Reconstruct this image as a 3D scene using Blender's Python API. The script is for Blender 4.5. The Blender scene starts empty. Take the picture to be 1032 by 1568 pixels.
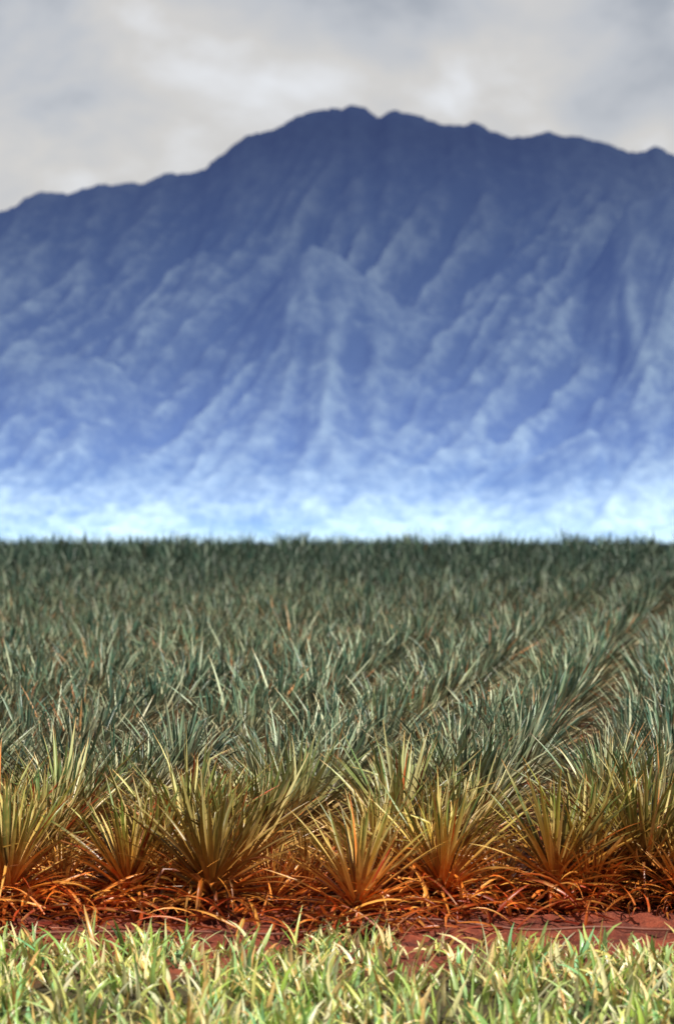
import bpy, math, random
import numpy as np
from mathutils import Vector
random.seed(7); rng=np.random.default_rng(7)
scene=bpy.context.scene
FPX=4760.0; CAMH=2.8; YH=751.0
R=math.radians

# ---------------- numpy noise ----------------
def _h(ix,iy,s):
    n=(ix.astype(np.int64)*374761393+iy.astype(np.int64)*668265263+s*1274126177)&0x7fffffff
    n=((n^(n>>13))*1274126177)&0x7fffffff
    return ((n^(n>>16))&0xffff)/65535.0
def vn(x,y,s=0):
    ix=np.floor(x);iy=np.floor(y);fx=x-ix;fy=y-iy
    fx=fx*fx*fx*(fx*(fx*6-15)+10);fy=fy*fy*fy*(fy*(fy*6-15)+10)
    a=_h(ix,iy,s);b=_h(ix+1,iy,s);c=_h(ix,iy+1,s);d=_h(ix+1,iy+1,s)
    return (a+(b-a)*fx)*(1-fy)+(c+(d-c)*fx)*fy
def fbm(x,y,o=4,s=0):
    t=0;a=.5;n=0
    for i in range(o):
        t=t+a*vn(x*2**i+17*i,y*2**i-9*i,s+i);n+=a;a*=.5
    return t/n
def ridged(x,y,o=4,s=0):
    t=0;a=.5;n=0
    for i in range(o):
        t=t+a*(1-np.abs(2*vn(x*2**i+7*i,y*2**i+3*i,s+i)-1));n+=a;a*=.5
    return t/n
def sstep(a,b,x):
    t=np.clip((x-a)/(b-a),0,1);return t*t*(3-2*t)

# ---------------- node helpers ----------------
class NT:
    def __init__(s,nt): s.nt=nt; nt.nodes.clear()
    def n(s,t,**k):
        nd=s.nt.nodes.new(t)
        for a,b in k.items(): setattr(nd,a,b)
        return nd
    def l(s,a,b): s.nt.links.new(a,b)
    def put(s,sock,v):
        if isinstance(v,bpy.types.NodeSocket): s.l(v,sock)
        elif isinstance(v,(tuple,list)) and len(v)==3 and sock.type=='RGBA': sock.default_value=(*v,1)
        else: sock.default_value=v
    def math(s,op,a,b=0.0,c=None,clamp=False):
        m=s.n('ShaderNodeMath',operation=op,use_clamp=clamp); s.put(m.inputs[0],a); s.put(m.inputs[1],b)
        if c is not None: s.put(m.inputs[2],c)
        return m.outputs[0]
    def mix(s,f,a,b,mode='MIX'):
        m=s.n('ShaderNodeMix',data_type='RGBA',blend_type=mode)
        s.put(m.inputs[0],f); s.put(m.inputs[6],a); s.put(m.inputs[7],b); return m.outputs[2]
    def mr(s,v,a,b,c=0.0,d=1.0,smooth=True):
        m=s.n('ShaderNodeMapRange',interpolation_type='SMOOTHSTEP' if smooth else 'LINEAR')
        s.put(m.inputs[0],v)
        for i,x in enumerate((a,b,c,d)): m.inputs[i+1].default_value=x
        return m.outputs[0]
    def noise(s,vec,scale,detail=4,rough=.55,out=0,dist=0):
        m=s.n('ShaderNodeTexNoise'); s.l(vec,m.inputs['Vector'])
        m.inputs['Scale'].default_value=scale;m.inputs['Detail'].default_value=detail;m.inputs['Roughness'].default_value=rough
        m.inputs['Distortion'].default_value=dist
        return m.outputs[out]
    def mapping(s,vec,scale=(1,1,1),rot=(0,0,0),loc=(0,0,0)):
        m=s.n('ShaderNodeMapping'); s.l(vec,m.inputs[0]); m.inputs['Scale'].default_value=scale;m.inputs['Rotation'].default_value=rot;m.inputs['Location'].default_value=loc
        return m.outputs[0]
    def ramp(s,v,stops):
        r=s.n('ShaderNodeValToRGB'); s.put(r.inputs[0],v); e=r.color_ramp.elements
        while len(e)<len(stops): e.new(0.5)
        for i,(p,c) in enumerate(stops): e[i].position=p; e[i].color=(*c,1)
        return r.outputs[0]
def mat(name):
    m=bpy.data.materials.new(name); m.use_nodes=True; return m,NT(m.node_tree)

def link(ob): scene.collection.objects.link(ob); return ob
def mesh_from(name,V,F,smooth=True):
    me=bpy.data.meshes.new(name); V=np.asarray(V,dtype=np.float32); F=np.asarray(F,dtype=np.int32)
    k=F.shape[1]
    me.vertices.add(len(V)); me.vertices.foreach_set('co',V.ravel())
    me.loops.add(F.size); me.loops.foreach_set('vertex_index',F.ravel())
    me.polygons.add(len(F)); me.polygons.foreach_set('loop_start',np.arange(0,F.size,k,dtype=np.int32))
    me.update(calc_edges=True)
    me.polygons.foreach_set('use_smooth',np.full(len(F),smooth)); return me
def fattr(me,name,vals):
    a=me.attributes.new(name,'FLOAT','POINT'); a.data.foreach_set('value',np.asarray(vals,dtype=np.float32))

# ---------------- ground height ----------------
CREST=125.0
def ground_h(x,y):
    z=(fbm(x*.05+4,y*.05,3,5)-.5)*.16*sstep(24,50,y)
    z=z+sstep(80,CREST,y)*(.03-.0022*(x*.12)**2*1.0)
    z=z-np.where(y>CREST,np.minimum((y-CREST)*.055,74),0)
    clod=(fbm(x*5,y*5,4,11)-.5)*.13+(fbm(x*17,y*17,3,12)-.5)*.05
    z=z+clod*sstep(12,15,y)*sstep(60,30,y)
    z=z+.04*sstep(19.0,19.8,y)*sstep(26,22,y)
    return z
xs=np.unique(np.concatenate([np.linspace(-4000,-60,30),np.linspace(-60,-7,40),np.arange(-7,7.01,.05),np.linspace(7,60,40),np.linspace(60,4000,30)]).round(4))
ys=np.unique(np.concatenate([np.linspace(-300,10,20),np.linspace(10,15,15),np.arange(15,23,.05),np.linspace(23,60,70),np.linspace(60,200,90),np.linspace(200,2000,60),np.linspace(2000,12000,30)]).round(4))
def grid(xs,ys,hf):
    X,Y=np.meshgrid(xs,ys); Z=hf(X,Y); nx,ny=len(xs),len(ys)
    V=np.stack([X,Y,Z],-1).reshape(-1,3); i=np.arange(nx*ny).reshape(ny,nx)
    F=np.stack([i[:-1,:-1],i[:-1,1:],i[1:,1:],i[1:,:-1]],-1).reshape(-1,4); return V,F,Z
V,F,_=grid(xs,ys,ground_h)
gm=mesh_from('ground',V,F)
m,t=mat('red_soil')
geo=t.n('ShaderNodeNewGeometry').outputs['Position']; sep=t.n('ShaderNodeSeparateXYZ'); t.l(geo,sep.inputs[0])
n1=t.noise(geo,3,6,.65); n2=t.noise(geo,28,5,.6)
c=t.mix(t.mr(n1,.35,.65),(.10,.018,.009),(.32,.065,.028))
c=t.mix(t.mr(n2,.5,.75,0,.6),c,(.45,.14,.07))
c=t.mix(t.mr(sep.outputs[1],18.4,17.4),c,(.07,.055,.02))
c=t.mix(t.mr(sep.outputs[1],20.0,21.4,0,.85),c,(.03,.010,.006))  # soil behind the front row darkened, shade between plants painted in
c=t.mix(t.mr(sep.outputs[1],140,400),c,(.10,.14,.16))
b=t.n('ShaderNodeBsdfPrincipled'); t.l(c,b.inputs['Base Color']); b.inputs['Roughness'].default_value=.95
bp=t.n('ShaderNodeBump'); bp.inputs['Strength'].default_value=.8; bp.inputs['Distance'].default_value=.03; t.l(n2,bp.inputs['Height']); t.l(bp.outputs[0],b.inputs['Normal'])
o=t.n('ShaderNodeOutputMaterial'); t.l(b.outputs[0],o.inputs[0])
gm.materials.append(m); link(bpy.data.objects.new('ground',gm))
def gha(x,y): return ground_h(np.asarray(x,float),np.asarray(y,float))
def gh(x,y): return float(gha([x],[y])[0])

# ---------------- pineapple leaf material ----------------
m,t=mat('pineapple_leaf')
at=lambda n:(lambda a:a.outputs['Fac'])(t.n('ShaderNodeAttribute',attribute_name=n))
dry=at('dry'); rnd=at('rnd'); vv=at('along'); uu=at('across')
pos=t.n('ShaderNodeNewGeometry').outputs['Position']; sep=t.n('ShaderNodeSeparateXYZ'); t.l(pos,sep.inputs[0])
oi=t.n('ShaderNodeObjectInfo').outputs['Random']
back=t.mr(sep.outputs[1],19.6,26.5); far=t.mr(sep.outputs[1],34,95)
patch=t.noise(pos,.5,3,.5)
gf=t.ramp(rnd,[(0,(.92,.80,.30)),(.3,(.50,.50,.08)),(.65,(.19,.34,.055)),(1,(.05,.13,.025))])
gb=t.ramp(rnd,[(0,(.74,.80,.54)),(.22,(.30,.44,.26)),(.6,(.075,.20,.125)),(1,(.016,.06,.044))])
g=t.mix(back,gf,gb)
g=t.mix(t.mr(patch,.5,.68,0,.4),g,(.30,.31,.09))
df=t.ramp(rnd,[(0,(.95,.45,.08)),(.35,(.80,.20,.02)),(.7,(.52,.065,.008)),(1,(.13,.013,.004))])
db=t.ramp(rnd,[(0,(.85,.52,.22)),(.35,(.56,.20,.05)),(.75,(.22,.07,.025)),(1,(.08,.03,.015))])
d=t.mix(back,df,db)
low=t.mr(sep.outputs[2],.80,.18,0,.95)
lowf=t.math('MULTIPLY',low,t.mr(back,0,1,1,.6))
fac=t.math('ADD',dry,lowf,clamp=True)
tip=t.mr(vv,.84,1.0,0,.7); fac=t.math('MAXIMUM',fac,tip)
c=t.mix(fac,g,d)
tx=t.noise(pos,9,3,.6); c=t.mix(t.mr(tx,.45,.75,0,.45),c,t.mix(back,(.88,.62,.18),(.56,.60,.40)))
edge=t.mr(t.math('ABSOLUTE',t.math('SUBTRACT',uu,.5)),.34,.5,0,.45)
c=t.mix(edge,c,t.mix(back,(.42,.10,.02),(.12,.14,.08)))
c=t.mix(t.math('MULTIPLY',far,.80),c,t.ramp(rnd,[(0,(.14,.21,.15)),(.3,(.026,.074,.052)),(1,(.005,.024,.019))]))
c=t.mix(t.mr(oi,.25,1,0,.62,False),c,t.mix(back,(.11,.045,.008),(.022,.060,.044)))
c=t.mix(t.mr(sep.outputs[2],.24,.02,0,.75),c,(.16,.015,.004))  # red-brown plant foot, with the shade down there painted into the leaf colour
b=t.n('ShaderNodeBsdfPrincipled'); t.l(c,b.inputs['Base Color']); b.inputs['Roughness'].default_value=.34; b.inputs['Specular IOR Level'].default_value=.45
tr=t.n('ShaderNodeBsdfTranslucent'); t.l(c,tr.inputs[0])
ms=t.n('ShaderNodeMixShader'); ms.inputs[0].default_value=.08; t.l(b.outputs[0],ms.inputs[1]); t.l(tr.outputs[0],ms.inputs[2])
o=t.n('ShaderNodeOutputMaterial'); t.l(ms.outputs[0],o.inputs[0]); LEAF=m

# ---------------- leaf builder ----------------
sin,cos=math.sin,math.cos
class Acc:
    def __init__(s): s.V=[];s.F=[];s.dry=[];s.rnd=[];s.al=[];s.ac=[];s.k=0
    def leaf(s,base,az,el,length,width,bend,seg,dry,rnd,side=0.0,kink=None,twist=0.0,chan=.32,floor=None):
        px,py,pz=base; st=length/seg; e=el; a=az
        for i in range(seg+1):
            v=i/seg
            w=width*(1-v**2.2)*(0.72+.28*sin(min(v*5,1.5708)))+.0015
            ce,se,ca,sa=cos(e),sin(e),cos(a),sin(a)
            dx,dy,dz=ce*ca,ce*sa,se
            nx,ny,nz=-se*ca,-se*sa,ce
            tw=twist*v; ct,sn=cos(tw),sin(tw)
            Sx,Sy,Sz=-sa*ct+nx*sn, ca*ct+ny*sn, nz*sn
            Mx,My,Mz=nx*ct+sa*sn, ny*ct-ca*sn, nz*ct
            h=w/2; q=w*chan
            s.V+=[(px-Sx*h,py-Sy*h,pz-Sz*h),(px-Mx*q,py-My*q,pz-Mz*q),(px+Sx*h,py+Sy*h,pz+Sz*h)]
            s.al+=[v,v,v]; s.ac+=[0,.5,1]; s.dry+=[dry]*3; s.rnd+=[rnd]*3
            if i<seg:
                b0=s.k+i*3
                s.F+=[(b0,b0+1,b0+4,b0+3),(b0+1,b0+2,b0+5,b0+4)]
            px+=dx*st;py+=dy*st;pz+=dz*st
            if floor is not None and pz<floor: pz=floor+.004; e=max(e,-.05)
            e-=bend/seg*(0.4+1.2*v); a+=side/seg
            if kink and i==kink: e-=.9
        s.k+=(seg+1)*3
    def mesh(s,name,mt):
        me=mesh_from(name,s.V,s.F); fattr(me,'dry',s.dry);fattr(me,'rnd',s.rnd);fattr(me,'along',s.al);fattr(me,'across',s.ac)
        me.materials.append(mt); return me
def plant(name,seed,n=85,seg=8,skirt=26,wid=.036,dd=0.0):
    r=random.Random(seed); A=Acc()
    for i in range(n):
        f=i/(n-1)                       # 0 heart leaf, 1 oldest outer leaf
        az=i*2.39996+r.uniform(-.4,.4)
        el=R(87-84*f**.75+r.uniform(-11,11))
        Ln=(.46+.30*sin(math.pi*min(1,f*1.0+.12)))*r.uniform(.78,1.18)
        bend=R(4+34*f+r.uniform(-14,22)); z=.25-.17*f
        dry=max(0,min(1,(f-.62+dd)*2.6+r.uniform(-.35,.25)))
        if r.random()<.05: dry=1
        k=None
        if r.random()<.09: k=r.randint(seg//2,seg-2)
        A.leaf((.02*cos(az),.02*sin(az),z),az,el,Ln,wid*r.uniform(.7,1.25)*(1-.15*f),bend,seg,dry,r.random(),side=r.uniform(-.45,.45),kink=k,twist=r.uniform(-.8,.8))
    for i in range(skirt):
        az=r.uniform(0,6.283); A.leaf((.03*cos(az),.03*sin(az),r.uniform(.06,.22)),az,R(r.uniform(-15,35)),r.uniform(.35,.75),wid*r.uniform(.5,.85),R(r.uniform(50,120)),seg,1,r.random(),side=r.uniform(-.9,.9),kink=r.choice([None,2,3]),twist=r.uniform(-2,2),chan=.5,floor=.01)
    return A.mesh(name,LEAF)
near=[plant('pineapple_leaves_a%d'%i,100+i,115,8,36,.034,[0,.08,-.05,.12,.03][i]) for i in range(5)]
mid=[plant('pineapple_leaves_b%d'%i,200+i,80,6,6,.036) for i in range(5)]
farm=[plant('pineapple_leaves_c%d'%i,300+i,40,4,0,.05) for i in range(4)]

DIR=np.array([.13,1.0])
def stem_mesh():
    V=[];F=[];n=9
    for i in range(7):
        z=-.05+.33*i/6; r=.04-.015*i/6+(.006 if i%2 else 0)
        for j in range(n):
            a=j/n*6.283; V.append((r*cos(a),r*sin(a),z))
    for i in range(6):
        for j in range(n): F.append((i*n+j,i*n+(j+1)%n,(i+1)*n+(j+1)%n,(i+1)*n+j))
    me=mesh_from('pineapple_stem',V,F); fattr(me,'dry',[1]*len(V));fattr(me,'rnd',[.9]*len(V));fattr(me,'along',[.3]*len(V));fattr(me,'across',[.3]*len(V)); me.materials.append(LEAF); return me
SM=stem_mesh()
front=[(-300,1415,1.0),(-110,1412,1.0),(15,1415,1.02),(200,1408,.93),(325,1418,1.02),(545,1432,.90),(680,1408,1.03),(850,1402,1.02),(975,1392,1.06),(1160,1392,1.0),(1290,1392,1.0)]
rf=random.Random(3)
fx=[]
for i,(px,py,s) in enumerate(front):
    d=FPX*CAMH/(py-YH); x=(px-516)/FPX*d; fx.append((x,d))
    ob=bpy.data.objects.new('pineapple_plant',None); link(ob); ob.empty_display_size=.2
    ob.location=(x,d,gh(x,d)-.02); ob.rotation_euler=(rf.uniform(-.05,.05),rf.uniform(-.03,.08),rf.uniform(0,6.28)); ob.scale=(s,s,s)
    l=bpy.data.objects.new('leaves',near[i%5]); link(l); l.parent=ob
    st=bpy.data.objects.new('stem',SM); link(st); st.parent=ob
# ---------------- pineapple field (one instanced object) ----------------
col=bpy.data.collections.new('pineapple_field_variants')
for i,me in enumerate(near+mid+farm):
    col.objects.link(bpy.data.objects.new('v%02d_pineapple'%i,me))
pts=[];idx=[];rot=[];scl=[]
# small suckers growing between the first plants
for px,off,s in [(95,.25,.62),(265,.35,.6),(415,.3,.62),(470,.55,.7),(600,.4,.66),(760,.3,.62),(905,.35,.66),(1045,.3,.7),(-40,.3,.6),(-200,.3,.6),(1220,.3,.6)]:
    y=20.1+off; pts.append(((px-516)/FPX*y,y)); idx.append(random.choice([1,3,4])); rot.append((0,.05,random.uniform(0,6))); scl.append(s)
for k in range(-30,30):
  for side in (-.21,.21):
    x0=-1.07+1.415*k+side
    y=19.9+random.uniform(.75,1.0)
    while y<CREST+10:
        x=x0+DIR[0]*(y-20.3)+random.gauss(0,.05)
        if abs(x)<3+.14*y:
            if random.random()>.03:
                pts.append((x,y))
                idx.append(random.randint(0,4) if y<29 else (random.randint(5,9) if y<66 else random.randint(10,13)))
                rz=random.uniform(0,6.283); ta=.12+random.gauss(0,.13); tb=random.gauss(0,.12)
                ax,ay=tb,ta; rx=ax*cos(rz)+ay*sin(rz); ry=-ax*sin(rz)+ay*cos(rz)
                rot.append((rx,ry,rz)); scl.append(random.uniform(.78,1.16) if y<95 else random.uniform(.6,1.1)+(.5 if random.random()<.12 else 0))
        y+=random.uniform(.5,.78) if y<60 else random.uniform(.6,.95)
pts=np.array(pts); pz=gha(pts[:,0],pts[:,1])-.03
pm=mesh=bpy.data.meshes.new('pineapple_field'); pm.vertices.add(len(pts)); pm.vertices.foreach_set('co',np.column_stack([pts,pz]).astype(np.float32).ravel())
a=pm.attributes.new('idx','INT','POINT'); a.data.foreach_set('value',idx)
a=pm.attributes.new('rot','FLOAT_VECTOR','POINT'); a.data.foreach_set('vector',np.array(rot,dtype=np.float32).ravel())
fattr(pm,'scl',scl); pm.update()
fo=link(bpy.data.objects.new('pineapple_field',pm))
ng=bpy.data.node_groups.new('field_scatter','GeometryNodeTree')
ng.interface.new_socket('Geometry',in_out='INPUT',socket_type='NodeSocketGeometry'); ng.interface.new_socket('Geometry',in_out='OUTPUT',socket_type='NodeSocketGeometry')
N=ng.nodes; gi=N.new('NodeGroupInput'); go=N.new('NodeGroupOutput'); ci=N.new('GeometryNodeCollectionInfo'); ip=N.new('GeometryNodeInstanceOnPoints')
ci.inputs[0].default_value=col; ci.inputs[1].default_value=True; ci.inputs[2].default_value=True
def na(nm,ty):
    q=N.new('GeometryNodeInputNamedAttribute'); q.data_type=ty; q.inputs[0].default_value=nm; return q.outputs[0]
L=ng.links.new
L(gi.outputs[0],ip.inputs['Points']); L(ci.outputs[0],ip.inputs['Instance']); ip.inputs['Pick Instance'].default_value=True
L(na('idx','INT'),ip.inputs['Instance Index']); L(na('rot','FLOAT_VECTOR'),ip.inputs['Rotation']); L(na('scl','FLOAT'),ip.inputs['Scale']); L(ip.outputs[0],go.inputs[0])
fo.modifiers.new('scatter','NODES').node_group=ng
print('INSTANCES',len(pts))

# ---------------- dry leaf litter ----------------
A=Acc(); r=random.Random(11)
LX=[];
for i in range(1000):
    x,y=r.choice(fx); x+=r.gauss(0,.42); y+=r.gauss(-.27,.28)
    lim=18.95+.2*sin(x*3)+.25/(1+math.exp(-(x-1.2)*5)); 
    if y<lim: y=lim+r.uniform(0,.5)
    LX.append((x,y))
LX=np.array(LX); LZ=gha(LX[:,0],LX[:,1])
for (x,y),z0 in zip(LX,LZ):
    A.leaf((x,y,z0+r.uniform(.01,.14)),r.uniform(0,6.283),R(r.uniform(0,50)),r.uniform(.2,.5),r.uniform(.012,.030),R(r.uniform(20,90)),7,1,r.random()**.9,side=r.uniform(-1,1),twist=r.uniform(-2,2),chan=.4,floor=z0+.005)
link(bpy.data.objects.new('dry_leaf_litter',A.mesh('dry_leaf_litter',LEAF)))

# ---------------- irrigation hose ----------------
cu=bpy.data.curves.new('irrigation_hose','CURVE'); cu.dimensions='3D'; cu.bevel_depth=.009; cu.bevel_resolution=3
sp=cu.splines.new('NURBS'); hx=np.linspace(-7,7,40); sp.points.add(39)
for i,x in enumerate(hx):
    y=19.35+.1*sin(x*1.3)+.05*sin(x*4.1); sp.points[i].co=(x,y,gh(x,y)+.05+.02*sin(x*3),1)
sp.use_endpoint_u=True
m,t=mat('dusty_hose'); g=t.n('ShaderNodeNewGeometry').outputs['Position']
b=t.n('ShaderNodeBsdfPrincipled'); t.l(t.mix(t.noise(g,12),(.10,.03,.02),(.35,.13,.08)),b.inputs['Base Color']); b.inputs['Roughness'].default_value=.6
o=t.n('ShaderNodeOutputMaterial'); t.l(b.outputs[0],o.inputs[0]); cu.materials.append(m); link(bpy.data.objects.new('irrigation_hose',cu))

# ---------------- foreground grass ----------------
m,t=mat('grass_blade')
at=lambda n:(lambda a:a.outputs['Fac'])(t.n('ShaderNodeAttribute',attribute_name=n))
dry=at('dry'); rnd=at('rnd'); vv=at('along'); uu=at('across')
c=t.ramp(rnd,[(0,(.14,.36,.04)),(.3,(.42,.62,.07)),(.52,(.16,.54,.24)),(.75,(.80,.80,.20)),(1,(.08,.22,.03))])
c=t.mix(dry,c,t.ramp(rnd,[(0,(1.0,.94,.68)),(.5,(1.0,.80,.38)),(1,(.66,.28,.06))]))
c=t.mix(t.mr(vv,.45,0,0,.97),c,(.04,.018,.005))  # blade feet dark brown, shadow between tufts painted into the colour
c=t.mix(t.mr(t.math('ABSOLUTE',t.math('SUBTRACT',uu,.5)),.12,0,0,.35),c,(.85,.86,.52))
b=t.n('ShaderNodeBsdfPrincipled'); t.l(c,b.inputs['Base Color']); b.inputs['Roughness'].default_value=.3
tr=t.n('ShaderNodeBsdfTranslucent'); t.l(c,tr.inputs[0]); ms=t.n('ShaderNodeMixShader'); ms.inputs[0].default_value=.15
t.l(b.outputs[0],ms.inputs[1]); t.l(tr.outputs[0],ms.inputs[2]); o=t.n('ShaderNodeOutputMaterial'); t.l(ms.outputs[0],o.inputs[0]); GR=m
A=Acc(); r=random.Random(5)
cl=np.array([(r.uniform(-4.5,4.5),r.uniform(14.6,19.2)) for _ in range(1350)]); cz=gha(cl[:,0],cl[:,1])
for (cx,cy),z0 in zip(cl,cz):
    edge=18.98-.45*(1/(1+math.exp(-(cx-.95)*4)))+.10*sin(cx*2.1)+.12*sin(cx*5.3+1)
    if cy>edge: continue
    hh=r.uniform(.65,1.3)*(1.0 if r.random()>.1 else 1.35)
    if cy>18.4: hh*=.85
    for j in range(r.randint(5,11)):
        x=cx+r.gauss(0,.06); y=cy+r.gauss(0,.06)
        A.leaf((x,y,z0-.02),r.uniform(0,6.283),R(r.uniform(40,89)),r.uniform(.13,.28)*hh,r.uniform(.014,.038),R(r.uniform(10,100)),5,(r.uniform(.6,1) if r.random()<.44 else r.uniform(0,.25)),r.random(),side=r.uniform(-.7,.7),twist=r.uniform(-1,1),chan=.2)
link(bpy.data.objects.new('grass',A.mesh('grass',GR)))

# ---------------- mountain ----------------
prof0=[(-1500,520),(-900,430),(-500,360),(-200,345),(0,325),(60,297),(95,298),(130,290),(180,279),(220,284),(260,265),(285,266),(315,256),(345,235),(380,208),(430,191),(470,173),(510,163),(560,166),(579,183),(600,168),(640,176),(685,193),(715,187),(780,209),(830,205),(895,207),(930,221),(965,233),(1000,224),(1040,242),(1200,230),(1500,330),(2000,420),(2600,560)]
layers=[(6200,prof0,2100,1.05),
 (5250,[(-900,820),(-300,760),(0,700),(150,660),(300,580),(370,510),(420,435),(450,395),(480,378),(520,392),(580,440),(650,490),(720,535),(790,590),(870,660),(960,740),(1100,790),(2000,830)],1100,.95),
 (5500,[(300,830),(640,790),(740,700),(800,620),(850,530),(900,420),(960,320),(1040,280),(1200,265),(1500,380),(2400,640)],1200,1.0),
 (4900,[(-1500,650),(-500,600),(-150,570),(0,560),(60,540),(130,545),(190,570),(260,620),(350,680),(450,740),(560,800),(2000,830)],900,.95),
 (4500,[(300,830),(620,800),(750,742),(820,702),(880,664),(1000,615),(1100,585),(1400,560),(2200,700)],600,1.1)]
def mount(X,Y):
    Xw=X+70*(fbm(X/420,Y/420,3,40)-.5)
    out=np.full(X.shape,-75.0); K=26.0
    for k,(D,pr,Lf,pw) in enumerate(layers):
        pr=np.array(pr,float); px=(pr[:,0]-516)/FPX*D; pz=CAMH+(YH-pr[:,1])/FPX*D
        s=D-Y
        sh=(fbm(X/600,Y/450,3,60+k)-.5)*220*sstep(0,500,np.abs(s))
        zr=np.interp(X+sh+s*.10,px,pz)+75
        zr=zr+((fbm(X/28,Y*0+k,3,70+k)-.5)*13+(fbm(X/9,Y*0+k,2,75+k)-.5)*7)*(zr>20)
        tt=np.clip(np.abs(s)/np.where(s>0,Lf,Lf*.8),0,1)
        z=zr*(1-tt)**pw
        sgn=.30 if k!=1 else .10
        rg=.35*ridged((Xw+sgn*s)/200,Y/2400,2,80+k)+.35*ridged((Xw+sgn*s)/70,Y/1100,3,85+k)+.3*ridged((Xw+sgn*s)/34,Y/420,3,95+k)
        z=z-(1-rg)*zr*.20*sstep(0,.35,tt)*sstep(1.,.6,tt)
        z=z-75
        if k==0: out=np.maximum(out,z)
        else:
            hh=np.clip(.5+.5*(z-out)/(2*K),0,1); out=out*(1-hh)+z*hh+2*K*hh*(1-hh)*.5
    out=out+(fbm(X/40,Y/50,5,90)-.5)*22*sstep(-75,60,out)*sstep(-40,120,np.abs(6200-Y))
    return out
V,F,Z=grid(np.arange(-2000,2001,6.5),np.concatenate([np.arange(3750,6260,8.5),np.arange(6270,7800,60)]),mount)
mm=mesh_from('mountain',V,F)
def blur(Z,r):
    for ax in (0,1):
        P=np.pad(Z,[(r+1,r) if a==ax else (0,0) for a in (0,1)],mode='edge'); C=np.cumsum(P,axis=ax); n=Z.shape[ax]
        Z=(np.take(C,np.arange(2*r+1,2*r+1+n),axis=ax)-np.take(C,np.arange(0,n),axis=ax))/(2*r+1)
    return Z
rid=np.clip(.5+(blur(Z,1)-blur(Z,10))/46,0,1)*.6+np.clip(.5+(blur(Z,1)-blur(Z,4))/18,0,1)*.4  # crest mask for the light streaks painted on the slope
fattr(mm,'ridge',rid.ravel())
m,t=mat('forest_slope_painted_haze')
g=t.n('ShaderNodeNewGeometry').outputs['Position']; sep=t.n('ShaderNodeSeparateXYZ'); t.l(g,sep.inputs[0]); z=sep.outputs[2]
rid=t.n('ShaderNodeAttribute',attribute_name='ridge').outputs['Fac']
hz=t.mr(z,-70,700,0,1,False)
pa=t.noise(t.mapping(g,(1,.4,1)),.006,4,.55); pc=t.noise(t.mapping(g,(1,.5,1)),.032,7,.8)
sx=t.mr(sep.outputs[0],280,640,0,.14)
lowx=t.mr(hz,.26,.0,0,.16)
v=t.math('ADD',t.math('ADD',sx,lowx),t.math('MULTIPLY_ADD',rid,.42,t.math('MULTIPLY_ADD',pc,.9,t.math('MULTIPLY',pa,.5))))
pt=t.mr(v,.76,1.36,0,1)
forest=t.ramp(hz,[(0,(.11,.20,.27)),(.08,(.06,.105,.16)),(.25,(.032,.053,.083)),(.5,(.015,.025,.037)),(1,(.005,.008,.012))])  # forest tone, dark upslope, haze paling painted in towards the base
clear=t.ramp(hz,[(0,(.66,.82,.72)),(.05,(.50,.65,.62)),(.12,(.27,.36,.36)),(.30,(.155,.21,.215)),(.55,(.095,.125,.130)),(.8,(.038,.050,.055)),(1,(.014,.022,.03))])  # pale tone for sunlit crests and patches, light painted into the colour
c=t.mix(pt,forest,clear)  # clear is the painted sunlit tone, laid over the forest by pt
haze_glow=t.ramp(hz,[(0,(.22,.40,.72)),(.05,(.15,.26,.61)),(.17,(.100,.168,.45)),(.36,(.070,.116,.305)),(.7,(.046,.077,.205)),(1,(.036,.055,.145))])  # airlight haze painted as a height-ramped emission on the slope itself
df=t.n('ShaderNodeBsdfDiffuse'); t.l(c,df.inputs[0]); em=t.n('ShaderNodeEmission'); t.l(haze_glow,em.inputs[0])
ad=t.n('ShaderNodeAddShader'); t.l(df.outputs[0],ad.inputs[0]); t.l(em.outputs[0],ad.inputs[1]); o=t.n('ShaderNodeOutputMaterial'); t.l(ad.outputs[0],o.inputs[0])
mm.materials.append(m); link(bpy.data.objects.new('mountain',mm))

# ---------------- sky and sun ----------------
sv=Vector((.62,-.55,0)).normalized(); EL=R(52)
svec=Vector((sv.x*cos(EL),sv.y*cos(EL),sin(EL)))
w=bpy.data.worlds.new('World'); scene.world=w; w.use_nodes=True; t=NT(w.node_tree)
sk=t.n('ShaderNodeTexSky',sky_type='NISHITA'); sk.sun_disc=False; sk.sun_elevation=EL; sk.sun_rotation=math.atan2(sv.x,sv.y)
b1=t.n('ShaderNodeBackground'); t.l(sk.outputs[0],b1.inputs[0]); b1.inputs[1].default_value=.08
tc=t.n('ShaderNodeTexCoord').outputs['Generated']
nA=t.noise(t.mapping(tc,(1,1,1.4),(0,.35,0),loc=(.3,0,.45)),17,4,.5,dist=.4); nB=t.noise(t.mapping(tc,(1,1,1.8),(0,.3,0)),45,4,.5)
sp=t.n('ShaderNodeSeparateXYZ'); t.l(tc,sp.inputs[0])
top=t.mr(sp.outputs[2],.13,.165,0,.09)
lowb=t.mr(sp.outputs[2],.125,.085,0,.20)
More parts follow.
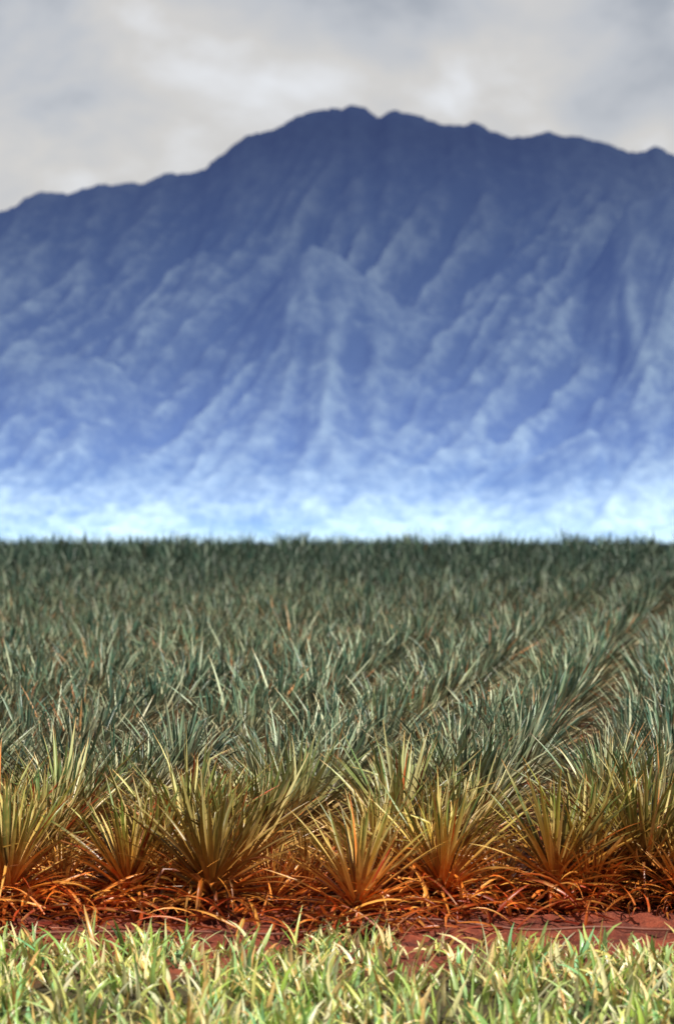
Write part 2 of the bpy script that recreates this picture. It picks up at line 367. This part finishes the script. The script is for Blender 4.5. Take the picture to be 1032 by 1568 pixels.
gx=t.math('POWER',t.math('DIVIDE',t.math('ADD',sp.outputs[0],.006),.07),2.0); gz=t.math('POWER',t.math('DIVIDE',t.math('SUBTRACT',sp.outputs[2],.132),.024),2.0)
lobe=t.math('MULTIPLY',t.math('EXPONENT',t.math('MULTIPLY',t.math('ADD',gx,gz),-1.0)),.19)
v=t.math('ADD',t.math('ADD',t.math('SUBTRACT',t.math('MULTIPLY_ADD',nB,.22,t.math('MULTIPLY',nA,.85)),top),lowb),lobe)
v=t.math('ADD',v,.07)
cc=t.ramp(v,[(.32,(.28,.305,.36)),(.47,(.41,.44,.495)),(.60,(.55,.57,.61)),(.76,(.67,.655,.64)),(.94,(.84,.86,.90))])
# sky above the view is darkened on purpose, cutting fill to deepen shadows
hi=t.mr(sp.outputs[2],.2,.7,1,.5); cc=t.mix(1.0,cc,t.ramp(hi,[(0,(0,0,0)),(1,(1,1,1))]),'MULTIPLY')
b2=t.n('ShaderNodeBackground'); t.l(cc,b2.inputs[0]); b2.inputs[1].default_value=1.0
ms=t.n('ShaderNodeMixShader'); ms.inputs[0].default_value=.93; t.l(b1.outputs[0],ms.inputs[1]); t.l(b2.outputs[0],ms.inputs[2])
o=t.n('ShaderNodeOutputWorld'); t.l(ms.outputs[0],o.inputs[0])
sl=bpy.data.lights.new('sun','SUN'); sl.energy=5.0; sl.angle=R(.5); sl.color=(1,.93,.82)
so=link(bpy.data.objects.new('sun',sl)); so.rotation_euler=svec.to_track_quat('Z','Y').to_euler(); so.location=svec*50

# ---------------- camera ----------------
cd=bpy.data.cameras.new('camera'); cam=link(bpy.data.objects.new('camera',cd)); scene.camera=cam
cam.location=(0,0,CAMH); cam.rotation_euler=(R(90)-math.atan((784-YH)/FPX),0,0)
cd.sensor_fit='VERTICAL'; cd.sensor_height=36; cd.lens=FPX/1568*36
cd.clip_start=.1; cd.clip_end=30000
cd.dof.use_dof=True; cd.dof.focus_distance=22.8; cd.dof.aperture_fstop=2.4
scene.view_settings.view_transform='Standard'; scene.view_settings.look='None'; scene.view_settings.exposure=0
